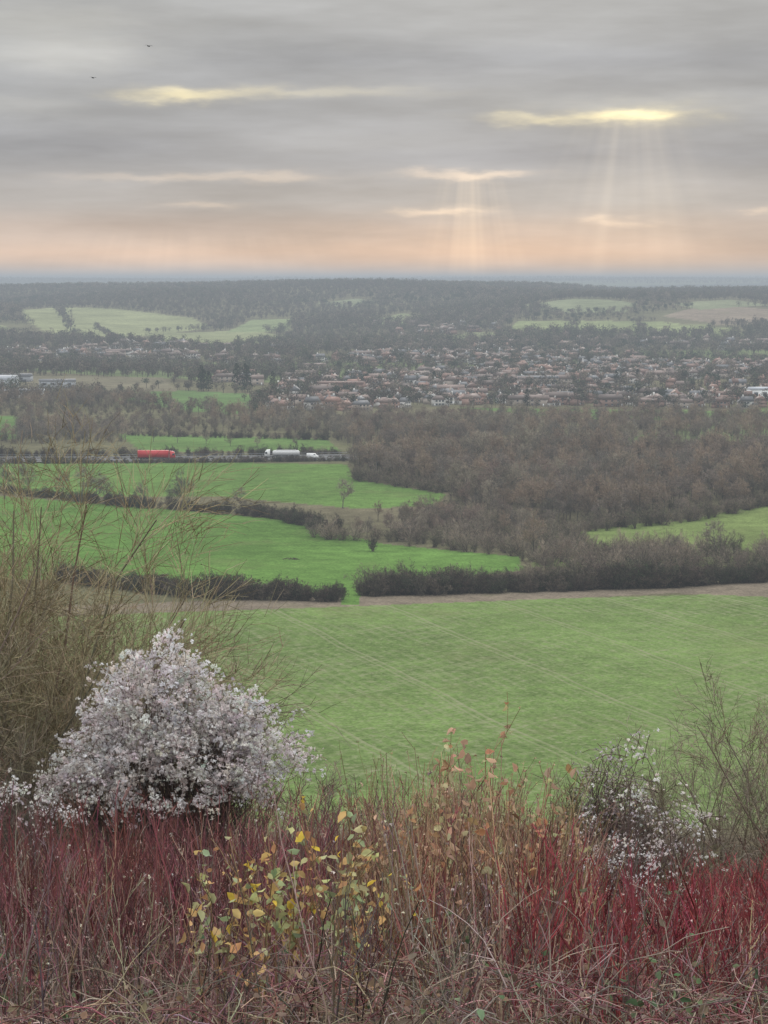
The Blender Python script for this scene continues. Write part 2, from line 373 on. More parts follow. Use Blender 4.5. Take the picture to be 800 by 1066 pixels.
q=line_pts([(325,560),(395,563)],1.6,4); instancer('willow_group',T_WILLOW+T_SHR,q,R(len(q),.8,1.15),scrub)
q=line_pts([(410,562),(450,545),(560,560)],2,8); instancer('willow_group',T_BARE,q,R(len(q),.45,.75),scrub)
def hedge(uv,sp,wid,s0,s1,name='hedgerow',pr=None,w=None):
    e=empty(name); q=line_pts(uv,sp,wid) if w is None else line_w(w,sp,wid); s_=R(len(q),s0,s1)*(.78+.44*nz(q[:,0],q[:,1],9)); instancer('hedge',pr or T_HEDGE,q,s_,e)
hedge([(66,606),(200,622),(356,626)],.55,1.3,.75,1.15)
hedge([(378,620),(470,618),(570,615),(700,611),(820,603),(1020,594)],.5,1.6,.8,1.3)
hedge([(378,612),(470,611),(570,607),(700,600),(820,596),(1020,588)],1.6,3,.8,1.3,pr=T_SHR)
hedge([(-120,503),(40,518),(130,528),(230,535),(300,541),(345,557)],.95,1.5,.5,1.05)
hedge([(120,453),(340,458)],1.3,1.5,.5,.8,pr=T_HEDGE+T_SHR)
X0,X1=atd(-120,MWY),atd(362,MWY)
hedge(None,.55,.8,.40,.56,pr=T_HEDGE+T_SHR,w=[(X0,MW(X0)-17.5),(X1,MW(X1)-17.5)])
hedge(None,.8,.25,.22,.40,pr=T_SHR+T_HEDGE,w=[(X0,MW(X0)),(X1,MW(X1))])
hedge(None,1.0,1.5,.45,1.0,pr=T_SHR+T_HEDGE,w=[(X0,MW(X0)+19),(X1,MW(X1)+19)])
hedge([(370,500),(465,514)],1.3,2.5,.7,1.3,pr=T_SHR+T_WILLOW)
hedge([(600,583),(800,590),(1000,590)],2.0,3,.8,1.3,pr=T_SHR)
hedge([(555,560),(640,550),(720,542),(800,526)],1.2,2.5,.7,1.2,pr=T_SHR)
for u,v,h_ in [(85,524,14),(66,520,12),(100,524,12),(112,525,11),(150,529,10),(193,530,15),(180,529,9),(252,533,9),(357,530,11),(30,516,14),(745,580,11),(556,586,14),(590,590,10),(700,585,8),(5,520,16),(215,463,7),(240,465,7),(268,466,6),(310,468,7),(185,462,8),(160,460,8)]:
    X_,Y_=site(u,v); o=bpy.data.objects.new('bare_tree',T_BARE[rng.integers(0,5)]); scene.collection.objects.link(o)
    o.location=(X_,Y_,H(X_,Y_)-.1); s_=h_/13; o.scale=(s_,s_,s_); o.rotation_euler=(0,0,rng.uniform(0,6))
X_,Y_=site(388,574); o=bpy.data.objects.new('round_bush',T_HEDGE[0]); scene.collection.objects.link(o); o.location=(X_,Y_,H(X_,Y_)); o.scale=(.9,.9,.95)
dist=empty('distant_trees')
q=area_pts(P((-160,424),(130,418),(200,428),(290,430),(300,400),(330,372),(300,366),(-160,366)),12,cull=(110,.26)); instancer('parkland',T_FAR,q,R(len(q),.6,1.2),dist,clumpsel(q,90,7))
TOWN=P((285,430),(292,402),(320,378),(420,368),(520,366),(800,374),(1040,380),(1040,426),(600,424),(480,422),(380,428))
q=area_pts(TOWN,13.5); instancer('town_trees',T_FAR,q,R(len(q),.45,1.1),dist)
hillz=[(-1100,2290),(1100,2290),(1500,5050),(-1500,5050)]
q=area_pts(hillz,13)
m=(np.abs(q[:,0])<.23*q[:,1]+60)&~((nz(q[:,0],q[:,1],140)<.33)&(q[:,1]<3300)); q=q[m]
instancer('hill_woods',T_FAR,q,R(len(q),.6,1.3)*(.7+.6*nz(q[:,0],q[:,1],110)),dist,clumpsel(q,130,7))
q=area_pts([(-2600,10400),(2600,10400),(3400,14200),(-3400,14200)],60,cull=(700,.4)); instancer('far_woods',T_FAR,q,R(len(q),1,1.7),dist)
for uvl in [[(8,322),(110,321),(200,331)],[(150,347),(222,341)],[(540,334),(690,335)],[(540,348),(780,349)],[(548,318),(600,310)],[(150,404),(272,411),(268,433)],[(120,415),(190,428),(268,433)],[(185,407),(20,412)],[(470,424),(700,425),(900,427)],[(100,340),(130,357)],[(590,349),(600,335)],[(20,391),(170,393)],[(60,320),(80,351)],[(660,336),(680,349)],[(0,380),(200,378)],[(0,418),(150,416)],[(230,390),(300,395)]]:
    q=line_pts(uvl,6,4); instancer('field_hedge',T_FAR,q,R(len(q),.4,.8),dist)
pines=empty('pine_grove')
q=np.concatenate([line_pts([(203,408),(226,407)],7,7),line_pts([(232,408),(270,408)],6,8)]); instancer('pine',T_CON,q,R(len(q),.85,1.2),pines)
q=line_pts([(515,424),(600,425)],60,14); q=np.concatenate([q,line_pts([(330,405),(700,395)],90,30)]); instancer('pine_town',T_CON,q,R(len(q),.5,.9),pines)
# ------------------------------------------------------------------ buildings
MB=[solid('brick_red',(.30,.18,.14)),solid('render_white',(.58,.56,.52)),solid('brick_buff',(.36,.30,.25))]
MRf=[solid('tile_red',(.21,.12,.09),noise=.28),solid('slate',(.13,.13,.135),noise=.2),solid('tile_brown',(.17,.12,.10),noise=.28)]
MGl=solid('window_glass',(.05,.06,.07),.15); MWh=solid('white_paint',(.75,.75,.73),.5); MAs=solid('asphalt',(.06,.06,.06),.9)
def boxv(g,x0,x1,y0,y1,z0,z1,mat):
    V=np.array([[x,y,z] for z in (z0,z1) for x,y in ((x0,y0),(x1,y0),(x1,y1),(x0,y1))],float)
    Fq=[(0,3,2,1),(4,5,6,7),(0,1,5,4),(1,2,6,5),(2,3,7,6),(3,0,4,7)]
    F_=[]
    for a,b_,c,d in Fq: F_+=[(a,b_,c),(a,c,d)]
    g.add(V,np.array(F_),(1,1,1),mat)
def roof(g,x0,x1,y0,y1,z0,z1,mat,hip=0.,ov=.4):
    x0-=ov if hip else .25;x1+=ov if hip else .25; ym=(y0+y1)/2
    V=np.array([[x0,y0-ov,z0],[x1,y0-ov,z0],[x1,y1+ov,z0],[x0,y1+ov,z0],[x0+hip,ym,z1],[x1-hip,ym,z1]],float)
    F_=[(0,1,5),(0,5,4),(2,3,4),(2,4,5),(1,2,5),(3,0,4),(0,2,1),(0,3,2)]; g.add(V,np.array(F_),(1,1,1),mat)
def house(L=10,W=7.5,E=5,Rg=8,hip=0,wm=0,rm=0,ext=True):
    g=Geo(); boxv(g,-L/2,L/2,-W/2,W/2,-.5,E,0); roof(g,-L/2,L/2,-W/2,W/2,E+.01,Rg,1,hip)
    boxv(g,L*.3,L*.3+.9,-.45,.45,E+1,Rg+1.1,0)
    if ext: boxv(g,-L/2-3.2,-L/2-.01,-W/2+.6,W/2-1,-.5,2.6,0); roof(g,-L/2-3.2,-L/2-.3,-W/2+.6,W/2-1,2.61,4.1,1,0,.2)
    for sgn in (-1,1):
        yy=sgn*W/2
        for zz in (1.0,3.5):
            for xx in (-L*.36,-L*.08,L*.2):
                boxv(g,xx,xx+1.6,min(yy,yy+sgn*.04),max(yy,yy+sgn*.04),zz,zz+1.2,2)
                boxv(g,xx-.08,xx+1.68,min(yy,yy+sgn*.09),max(yy,yy+sgn*.09),zz-.12,zz-.01,3)
        boxv(g,L*.38,L*.38+1,min(yy,yy+sgn*.05),max(yy,yy+sgn*.05),0,2.1,3)
    return g.mesh('house_mesh',[MB[wm],MRf[rm],MGl,MWh])
HS=[house(10,7.5,5,8.2,0,0,0),house(9,8,5,8.0,2.5,1,2),house(16,8,5,8.4,0,0,2),house(12,7,4.8,7.8,0,2,1),house(11,8,2.8,6.4,3,1,0,False),house(9,7,5,8,0,0,0),house(8,7,5,8.4,0,1,1),house(20,8,5,8.2,0,2,2)]
town=empty('town_houses')
q=area_pts(TOWN,18,jit=.35,cull=(75,.38)); q=q[q[:,1]>1290]; instancer('house',HS,q,R(len(q),.65,1.0),town)
vill=empty('village_houses')
q=area_pts(P((-40,378),(60,380),(200,374),(290,385),(300,366),(140,360),(-40,364)),27,cull=(60,.45)); instancer('house',HS,q,R(len(q),.8,1.1),vill)
q=area_pts(P((380,335),(500,338),(560,352),(800,352),(800,370),(400,366)),42,cull=(80,.5)); instancer('house',HS,q,R(len(q),.9,1.2),vill)
q=area_pts(P((200,392),(290,392),(290,428),(270,410)),36); instancer('house',HS,q,R(len(q),.8,1.0),vill)
def shed(name,u,v,L,W,Hh,wallm,roofm,rot=0):
    X_,Y_=site(u,v); e=empty(name,(X_,Y_,float(H(X_,Y_)))); e.rotation_euler=(0,0,rot)
    g=Geo(); boxv(g,-L/2,L/2,-W/2,W/2,-1,Hh,0); g.obj('walls',[wallm],parent=e)
    g=Geo(); roof(g,-L/2,L/2,-W/2,W/2,Hh+.01,Hh+W*.14,0); g.obj('roof',[roofm],parent=e)
    g=Geo(); nw=int(L/6)
    for i in range(nw):
        xx=-L/2+2+i*6; boxv(g,xx,xx+2.6,-W/2-.06,-W/2,Hh*.5,Hh*.8,0)
    boxv(g,L*.3,L*.3+4,-W/2-.09,-W/2-.01,0,min(4,Hh*.45),0); g.obj('windows_and_door',[MGl],parent=e)
MGr=solid('grey_cladding',(.42,.44,.46)); MLr=solid('pale_roof',(.45,.47,.5))
shed('warehouse',26,414,26,14,4,MWh,MLr,.1); shed('warehouse',-25,404,60,25,6,MGr,MLr,.05); shed('warehouse',10,397,34,16,4,MGr,MRf[1]); shed('white_commercial_building',792,418,16,12,8,MWh,MLr,.1)
shed('farm_barn',60,404,26,12,5,MGr,MRf[1],.2); shed('barn',325,386,24,12,5,MB[2],MRf[2],.2); shed('school_building',350,408,40,12,6,MB[0],MRf[0],-.1); shed('school_building',560,402,30,12,6,MB[2],MRf[1],.05)
# ------------------------------------------------------------------ motorway and vehicles
xs=np.linspace(-700,700,281)
RZ=.6
g=Geo()
def strip(g,o0,o1,dz,mat):
    y=MW(xs); zz=H(xs,y)+dz
    V=np.concatenate([np.stack([xs,y+o0,zz],1),np.stack([xs,y+o1,zz],1)]); n_=len(xs); i=np.arange(n_-1)
    g.add(V,np.concatenate([np.stack([i,i+1,i+1+n_],1),np.stack([i,i+1+n_,i+n_],1)]),(1,1,1),mat)
strip(g,-14,14,RZ,0); strip(g,-14.6,-14,RZ-.05,1); strip(g,14,14.6,RZ-.05,1)
for o_ in (-13.4,-1.8,1.6,13.2): strip(g,o_,o_+.25,RZ+.006,2)
g.obj('motorway',[MAs,solid('verge',(.1,.13,.05)),MWh])
g=Geo(); y=MW(xs)
for o_ in (-14.3,14.3):
    pz=H(xs,y)+RZ
    Pl=np.stack([xs,y+o_,pz+.7],1)[None]; tubes(g,Pl,np.full((1,len(xs)),.1),(.4,.4,.4),S=4)
    for i in range(0,len(xs)): boxv(g,xs[i]-.07,xs[i]+.07,y[i]+o_-.05,y[i]+o_+.05,pz[i]-.2,pz[i]+.6,0)
g.obj('crash_barrier',[solid('galvanised_steel',(.3,.31,.32),.5,.3)])
MRed=solid('red_paint',(.55,.03,.035),.4,0,.03); MTy=solid('tyre',(.02,.02,.02),.9); MCh=solid('chassis',(.07,.07,.075),.7)
def wheel(g,x,y,r=.5,w=.3,mat=0):
    a=np.linspace(0,2*np.pi,17)[:-1]; n_=16
    V=np.concatenate([np.stack([x+r*np.cos(a),np.full(n_,y),r+r*np.sin(a)],1),np.stack([x+r*np.cos(a),np.full(n_,y+w),r+r*np.sin(a)],1),[[x,y,r],[x,y+w,r]]])
    i=np.arange(n_); j=(i+1)%n_
    g.add(V,np.concatenate([np.stack([i,j,j+n_],1),np.stack([i,j+n_,i+n_],1),np.stack([j,i,np.full(n_,32)],1),np.stack([i+n_,j+n_,np.full(n_,33)],1)]),(1,1,1),mat)
def lorry(name,u,v,bodym,cabm,tank=False,face=1,lane=-7):
    X_,_=site(u,v); Y_=float(MW(X_))+lane; Z_=float(H(X_,MW(X_)))+RZ+.01
    e=empty(name,(X_,Y_,Z_)); e.rotation_euler=(0,0,.03 if face>0 else math.pi+.03)
    g=Geo()
    if tank:
        K=24; xx=np.linspace(-7,5,K); rr=np.minimum(1.22,1.22*np.sqrt(np.clip(1-((np.abs(xx+1)-5.4).clip(0)/.75)**2,.02,1)))
        tubes(g,np.stack([xx,0*xx,xx*0+2.35],1)[None],rr[None],(1,1,1),S=18)
        for q_ in (-5,-2,1,4): boxv(g,q_,q_+.12,-1.26,1.26,1.0,1.3,0)
        boxv(g,-5.5,3.5,-.35,.35,3.55,3.75,0)
    else:
        boxv(g,-8,5.6,-1.27,1.27,1.15,4.2,0); boxv(g,-8.03,-8.0,-1.2,1.2,1.25,4.0,0)
    g.obj('trailer_body',[bodym],parent=e)
    g=Geo(); boxv(g,-7.9,5.4,-.5,.5,.85,1.14,0); boxv(g,-2,3.2,-1.2,-1.1,.4,1.1,0); boxv(g,-2,3.2,1.1,1.2,.4,1.1,0); boxv(g,4.0,8.4,-1.0,1.0,.45,.95,0); g.obj('chassis',[MCh],parent=e)
    g=Geo()
    prof=[(6.1,.75),(8.5,.75),(8.55,1.9),(8.25,3.2),(7.6,3.75),(6.1,3.95)]; n_=len(prof)
    V=np.array([[a,s_*1.22,c] for s_ in (-1,1) for a,c in prof]); F_=[]
    for i in range(1,n_-1): F_+=[(0,i,i+1),(n_,n_+i+1,n_+i)]
    for i in range(n_): j=(i+1)%n_; F_+=[(i,i+n_,j+n_),(i,j+n_,j)]
    g.add(V,np.array(F_),(1,1,1)); g.obj('cab',[cabm],parent=e)
    g=Geo(); boxv(g,7.3,8.25,-1.25,-1.225,2.05,2.95,0); boxv(g,7.3,8.25,1.225,1.25,2.05,2.95,0)
    V=np.array([[8.56,-1.1,2.0],[8.56,1.1,2.0],[8.30,1.1,3.15],[8.30,-1.1,3.15]]); g.add(V,np.array([(0,1,2),(0,2,3)]),(1,1,1)); g.obj('cab_windows',[MGl],parent=e)
    g=Geo()
    for wx in (-6.6,-5.3,-4.0,4.9,7.7):
        wheel(g,wx,-1.25); wheel(g,wx,.95)
    g.obj('wheels',[MTy],parent=e)
lorry('articulated_lorry',166,478,MRed,MRed)
lorry('tanker_lorry',296,478,MWh,MWh,True,-1,-5)
def car(u,lane,bm,van=False):
    X_,_=site(u,478); Y_=float(MW(X_))+lane; e=empty('van' if van else 'car',(X_,Y_,float(H(X_,MW(X_)))+RZ+.01))
    prof=[(-2.1,.3),(2.1,.3),(2.15,.75),(1.2,.95),(.5,1.45),(-1.2,1.48),(-2.0,1.0)] if not van else [(-2.6,.35),(2.6,.35),(2.6,1.1),(1.9,1.4),(1.3,2.2),(-2.6,2.3)]
    n_=len(prof); hw=.88 if not van else .98; g=Geo()
    V=np.array([[a,s_*hw,c] for s_ in (-1,1) for a,c in prof]); F_=[]
    for i in range(1,n_-1): F_+=[(0,i,i+1),(n_,n_+i+1,n_+i)]
    for i in range(n_): j=(i+1)%n_; F_+=[(i,i+n_,j+n_),(i,j+n_,j)]
    g.add(V,np.array(F_),(1,1,1)); g.obj('body',[bm],parent=e)
    g=Geo(); zt=1.35 if not van else 1.95
    for s_ in (-1,1): boxv(g,-1.0 if not van else .5,.5 if not van else 1.3,min(s_*hw,s_*(hw+.02)),max(s_*hw,s_*(hw+.02)),zt-.38,zt,0)
    g.obj('windows',[MGl],parent=e); g=Geo()
    for wx in (-1.35,1.35): wheel(g,wx,-.9,.33,.2); wheel(g,wx,.7,.33,.2)
    g.obj('wheels',[MTy],parent=e)
car(326,-8,MWh,True)
X_,Y_=site(303,583); g=Geo(); a=rng.uniform(0,6.28,90); r=np.sqrt(rng.uniform(0,1,90))*1.5
tricloud(g,np.stack([X_+r*np.cos(a)*1.7,Y_+r*np.sin(a),H(X_,Y_)+.4*(1-(r/1.5)**2)],1),.28,3,(.12,.11,.07)); g.obj('soil_heap',[M_PLANT])
# ------------------------------------------------------------------ near shrubs
def near_shrub(name,u,yd,h,tw,n0=16,spread=.45,w=.006,n1=7,n2=7,n3=5,bend=(0,0,.1),wig=.10):
    g=Geo(); X_=atd(u,yd); Z_=float(H(X_,yd))-.1
    p0=rng.normal(size=(n0,3))*[.3,.3,0]; d=np.stack([rng.normal(size=n0)*spread,rng.normal(size=n0)*spread,np.ones(n0)],1)
    S0=path(p0,d,rng.uniform(.4,.90,n0)*h,7,bend,wig); Rr=np.ones((n0,1))*np.linspace(.032,.008,7)*(h/6)
    tubes(g,S0,Rr,jcol((.16,.135,.10),n0,.2),S=4)
    L1,r1=spawn(S0,Rr,n1,h*.26,.6,5,(0,0,.2),.12,.15,.55); tubes(g,L1,np.maximum(r1,w),jcol(tw,len(L1)))
    L2,r2=spawn(L1,r1,n2,h*.15,.65,3,(0,0,.15),.13,.1,.6); ribbons(g,L2,np.maximum(r2,w*.7),jcol(tw,len(L2)))
    L3,r3=spawn(L2,r2,n3,h*.08,.6,3,(0,0,.05),.13,.05,.6); ribbons(g,L3,np.full((len(L3),3),1.)*np.array([w*.7,w*.6,w*.35]),jcol(tw,len(L3)))
    return g.obj(name,[M_NEAR],(X_,yd,Z_))
OL=(.30,.255,.16)
near_shrub('bare_willow_shrub',-25,44,10.4,OL,30,.32,.008,12,9,5)
near_shrub('bare_willow_shrub',35,47,9.6,OL,28,.34,.008,12,9,5)
near_shrub('bare_willow_shrub',92,50,8.3,(.28,.235,.16),28,.38,.008,12,8,5)
near_shrub('bare_willow_shrub',145,52,7.0,(.26,.22,.155),22,.40,.008,11,8,5)
near_shrub('bare_willow_shrub',-70,40,8,(.22,.19,.13),18,.5,.007,9,7,5)
near_shrub('bare_shrub',20,40,5,(.20,.17,.13),22,.6,.007,9,7,5)
near_shrub('bare_shrub',790,36,4.5,(.25,.21,.16),14,.30,.005,7,6,5)
near_shrub('bare_shrub',742,40,4.2,(.25,.21,.16),12,.30,.005,7,6,5)
near_shrub('bare_shrub',850,33,4.0,(.24,.20,.14),12,.4,.005,6,6,5)
near_shrub('bare_shrub',640,36,2.6,(.23,.21,.14),16,.6,.006,7,7,5)
near_shrub('bare_shrub',700,33,1.9,(.22,.21,.12),18,.8,.005,7,7,5)
near_shrub('bare_shrub',590,35,1.8,(.22,.21,.12),16,.8,.005,7,7,5)
near_shrub('bare_shrub',330,42,3.4,(.19,.14,.12),16,.6,.006,7,7,5)
near_shrub('bare_shrub',420,40,2.6,(.19,.14,.12),14,.6,.006,7,7,5)
def clematis(name,u,yd,ells,nclus,npuf,pr,twigs=700,col=(.80,.75,.73),lo=.72,gap=0.):
    X_=atd(u,yd); Z_=float(H(X_,yd)); g=Geo()
    e=np.array(ells,float); vol=e[:,3]*e[:,5]; i=rng.choice(len(e),nclus,p=vol/vol.sum())
    d=rv(nclus); d[:,2]=np.abs(d[:,2])*1.1-.35; d=unit(d)
    c=e[i,:3]+d*e[i,3:6]*rng.uniform(lo,1.12,(nclus,1))
    if gap:
        kk=np.sin(c[:,0]*5.3+c[:,2]*3.1)+np.sin(c[:,2]*6.7-c[:,0]*2.3+1)+np.sin(c[:,1]*6+c[:,0]*3)+rng.normal(size=nclus)*.6>-1.6+gap; c=c[kk]; d=d[kk]; nclus=len(c)
    out=unit(d+[0,0,.3]); ch=path(c,out+rng.normal(size=c.shape)*.5,rng.uniform(.15,.6,nclus),6,(0,0,-1.0),.2)
    tubes(g,ch,np.full((nclus,6),.005),jcol((.14,.10,.08),nclus))
    k=rng.integers(0,6,(nclus,npuf)); q=ch[np.arange(nclus)[:,None],k]+rng.normal(size=(nclus,npuf,3))*.05
    q=q.reshape(-1,3); cl=np.repeat(jcol(col,nclus,.14),npuf,0)*rng.uniform(.75,1.12,(len(q),1))
    tricloud(g,q,rng.uniform(.4,1.25,len(q))*pr,7,cl.clip(0,.88),1)
    n0=twigs; j=rng.integers(0,len(e),n0); tip=e[j,:3]+rv(n0)*e[j,3:6]*rng.uniform(.4,1.15,(n0,1)); root=np.stack([rng.normal(size=n0)*.5,rng.normal(size=n0)*.4,np.full(n0,-.2)],1)
    tt=np.linspace(0,1,6)[None,:,None]; bow=np.sin(tt*np.pi)*rng.normal(size=(n0,1,3))*.3
    Pl=root[:,None,:]*(1-tt)+tip[:,None,:]*tt+bow; Rr=np.ones((n0,1))*np.linspace(.012,.004,6); tubes(g,Pl,Rr,jcol((.13,.10,.085),n0))
    L2,r2=spawn(Pl,Rr,4,.5,.7,3,(0,0,0),.15,.4); ribbons(g,L2,np.maximum(r2,.004),jcol((.15,.115,.10),len(L2)))
    return g.obj(name,[M_NEAR,M_FLUFF],(X_,yd,Z_))
clematis('clematis_covered_shrub',185,38,[(-.45,0,3.1,.9,1.1,1.25),(-1.2,0,2.4,.75,1,.95),(.45,0,2.6,.95,1,.95),(1.3,0,2.4,.75,.8,.8),(-.1,-.4,2.2,1.5,1,1.0),(-.3,.2,3.75,.45,.6,.7),(.95,.2,3.1,.4,.6,.5),(-1.9,0,1.9,.45,.6,.5)],1500,12,.049,550,gap=.2)
clematis('clematis_covered_shrub',640,33,[(0,0,1.9,.38,.5,.75),(.3,0,1.4,.35,.4,.6)],130,9,.024,260,(.5,.46,.44))
clematis('clematis_spray',668,26,[(0,0,1.6,.16,.3,.85),(-.15,0,.9,.4,.4,.35)],38,9,.026,40)
clematis('clematis_spray',725,27,[(0,0,1.0,.3,.4,.4)],24,9,.026,30)
clematis('clematis_spray',612,28,[(0,0,.8,.4,.4,.35)],22,9,.026,30)
clematis('clematis_spray',15,33,[(0,0,1.5,.8,.5,.35)],60,10,.034,80)
clematis('clematis_spray',655,22,[(0,0,.9,.5,.3,.28),(.3,0,.6,.3,.3,.2)],48,9,.023,40)
# ------------------------------------------------------------------ foreground thicket
SK=np.array([(-100,800),(0,805),(60,812),(200,805),(330,770),(380,775),(420,785),(470,760),(540,785),(590,835),(620,868),(700,885),(760,890),(800,880),(900,880)],float)
def skytop(u): return np.interp(u,SK[:,0],SK[:,1])
def stand(n,ulo,uhi,ylo,yhi,hmin,hmax,off=0,jit=20,cl=.5):
    y=np.sqrt(rng.uniform(ylo**2,yhi**2,n)); u=rng.uniform(ulo,uhi,n); x=(u-400)/F*y*1.004
    k=nz(x,y,.55)+rng.normal(size=n)*.18>cl*.8; x=x[k];y=y[k];u=u[k];n=len(x)
    z=H(x,y)
    th=PITCH+np.arctan((skytop(u)+off+np.abs(rng.normal(size=n))*jit-rng.exponential(9,n)-533)/F); zt=CAMZ-np.tan(th)*y
    h=np.minimum(rng.uniform(hmin,hmax,n),zt-z); m=h>.25
    return x[m],y[m],z[m],h[m]
def stems(g,pos,col,w0,branch=4,bl=.25,lean=.16,wig=.08,v=.4,ba=.55,K=6,nb2=0):
    x,y,z,h=pos; n=len(x); p0=np.stack([x,y,z-.05],1); d=np.stack([rng.normal(size=n)*lean,rng.normal(size=n)*lean,np.ones(n)],1)
    S0=path(p0,d,h,K,(0,0,.1),wig); Rr=np.ones((n,1))*np.linspace(w0,w0*.4,K)*rng.uniform(.6,1.4,(n,1))
    cc=jcol(col,n,v); tubes(g,S0,Rr,cc)
    L1,r1=spawn(S0,Rr,branch,bl,ba,4,(0,0,.35),.1,.3,.7); c1=np.repeat(cc,branch,0)*rng.uniform(.75,1.25,(n*branch,1)); ribbons(g,L1,np.maximum(r1,w0*.35),c1)
    if nb2:
        L2,r2=spawn(L1,r1,nb2,bl*.4,.6,3,(0,0,.2),.12,.2,.7); ribbons(g,L2,np.maximum(r2,w0*.25),np.repeat(c1,nb2,0))
    return S0,L1
g=Geo()
stems(g,stand(1900,-60,600,15,33,.9,2.0,12,45),(.20,.085,.083),.0075,5,.35,nb2=1)
stems(g,stand(1700,540,870,13,28,.7,1.4,8,45),(.25,.062,.068),.0075,5,.3,nb2=1)
stems(g,stand(800,-60,330,14,24,.8,1.5,30,70),(.19,.08,.08),.007,5,.3,nb2=1)
stems(g,stand(350,380,620,15,24,.8,1.5,60,60),(.26,.075,.065),.0075,4,.3)
g.obj('dogwood_thicket',[M_NEAR])
g=Geo()
S0,L1=stems(g,stand(1100,380,620,15,28,1.0,2.3,-5,45,.4),(.34,.235,.155),.006,5,.3)
S1,L1b=stems(g,stand(1500,-60,870,11.5,30,.5,1.6,30,80),(.32,.235,.18),.0055,5,.25)
S2,L1c=stems(g,stand(1100,-60,870,12,30,.5,1.5,30,80),(.24,.20,.17),.0055,6,.25,nb2=1)
stems(g,stand(900,-60,870,11,24,.4,1.3,80,80),(.11,.085,.075),.0055,6,.25,nb2=1)
e=L1[:,-1]; e=e[rng.random(len(e))<.35]; tricloud(g,e,.02,4,(.38,.28,.19),v=.25)
e=np.concatenate([L1b[:,-1],L1c[:,-1]]); e=e[rng.random(len(e))<.4]; tricloud(g,e,.017,4,(.42,.35,.30),v=.3)
g.obj('dry_willowherb_stalks',[M_NEAR])
# low tangle
g=Geo()
n_=5200; y=np.sqrt(rng.uniform(10.5**2,26**2,n_)); x=rng.uniform(-1,1,n_)*(.2*y+.5); z=H(x,y)
d=np.stack([rng.normal(size=n_),rng.normal(size=n_),rng.uniform(.4,1.6,n_)],1)
Pl=path(np.stack([x,y,z+rng.uniform(0,.3,n_)],1),d,rng.uniform(.25,.8,n_),6,(0,0,-1.0),.22); Pl[:,:,2]=np.maximum(Pl[:,:,2],H(Pl[:,:,0],Pl[:,:,1])+.02)
cc=np.where(rng.random((n_,1))<.45,jcol((.22,.10,.10),n_,.35),jcol((.29,.225,.185),n_,.35)); Rr=np.ones((n_,1))*np.linspace(.0048,.002,6); tubes(g,Pl,Rr,cc)
L1,r1=spawn(Pl,Rr,3,.18,.7,3,(0,0,-.1),.15,.2,.7); ribbons(g,L1,np.maximum(r1,.0018),np.repeat(cc,3,0))
k=rng.integers(1,6,n_); C=Pl[np.arange(n_),k]; m=rng.random(n_)<.7; C=C[m]; pk=(nz(C[:,0],C[:,1],.8)>.45)[:,None]
gl=np.where(pk&(rng.random((len(C),1))<.7),jcol((.16,.22,.12),len(C),.3),jcol((.30,.215,.16),len(C),.3))
leaves(g,C,rng.normal(size=C.shape)+[0,0,.3],rng.uniform(.03,.075,len(C)),rng.uniform(.02,.05,len(C)),gl,1)
n_=3500; y=np.sqrt(rng.uniform(10**2,24**2,n_)); x=rng.uniform(-1,1,n_)*(.2*y+.5); z=H(x,y)
d=np.stack([rng.normal(size=n_)*.9,rng.normal(size=n_)*.9,np.ones(n_)],1)
Pl=path(np.stack([x,y,z],1),d,rng.uniform(.15,.45,n_),4,(0,0,-.8),.15); ribbons(g,Pl,np.ones((n_,1))*np.array([.003,.003,.002,.001]),jcol((.32,.26,.19),n_,.3))
n_=7000; y=np.sqrt(rng.uniform(10**2,30**2,n_)); x=rng.uniform(-1,1,n_)*(.2*y+.5); C=np.stack([x,y,H(x,y)+rng.exponential(.18,n_)],1)
leaves(g,C,rng.normal(size=C.shape),rng.uniform(.02,.05,n_),rng.uniform(.015,.03,n_),jcol((.24,.17,.135),n_,.35),1)
g.obj('bramble_tangle',[M_NEAR,M_LEAF])
def leafy(name,u,yd,h,n0,spread,nl,Ls,hmin,cfun,lw=.6):
    g=Geo(); X_=atd(u,yd); Z_=float(H(X_,yd)); p0=rng.normal(size=(n0,3)).clip(-1.3,1.3)*[spread*.6,.25,0]
    dx=rng.normal(size=n0)*spread*.5; dx-=dx.mean(); p0[:,0]-=p0[:,0].mean()
    d=np.stack([dx,rng.normal(size=n0)*.15,np.ones(n0)],1)
    S0=path(p0,d,rng.uniform(.6,1.,n0)*h,7,(0,0,.0),.06); Rr=np.ones((n0,1))*np.linspace(.007,.003,7); tubes(g,S0,Rr,jcol((.30,.20,.12),n0))
    L1,r1=spawn(S0,Rr,6,h*.2,.6,4,(0,0,.3),.1,.35,.7); tubes(g,L1,np.maximum(r1,.0025),jcol((.30,.21,.12),len(L1)))
    A=np.concatenate([L1.reshape(-1,3),S0[:,3:].reshape(-1,3)]); A=A[A[:,2]>h*hmin]; C=A[rng.integers(0,len(A),nl)]+rng.normal(size=(nl,3))*.015
    D=rng.normal(size=(nl,3))*.7+[0,0,-.15]; L=rng.uniform(.45,1.15,nl)*Ls
    leaves(g,C,D,L,L*lw,cfun(C,nl),1); return g.obj(name,[M_NEAR,M_LEAF],(X_,yd,Z_))
def ycol(C,n):
    f=(C[:,2]/1.8).clip(0,1); r=rng.random(n)+ .35*(C[:,0]>0.1)+.3*(f-.4)
    out=jcol((.64,.44,.20),n,.18); a=r>.55; out[a]=jcol((.50,.50,.26),a.sum(),.18); a=r>.95; out[a]=jcol((.34,.40,.22),a.sum(),.18); a=rng.random(n)<.08; out[a]=jcol((.76,.56,.10),a.sum(),.1)
    a=rng.random(n)<.15; out[a]=jcol((.48,.27,.14),a.sum(),.12); return out
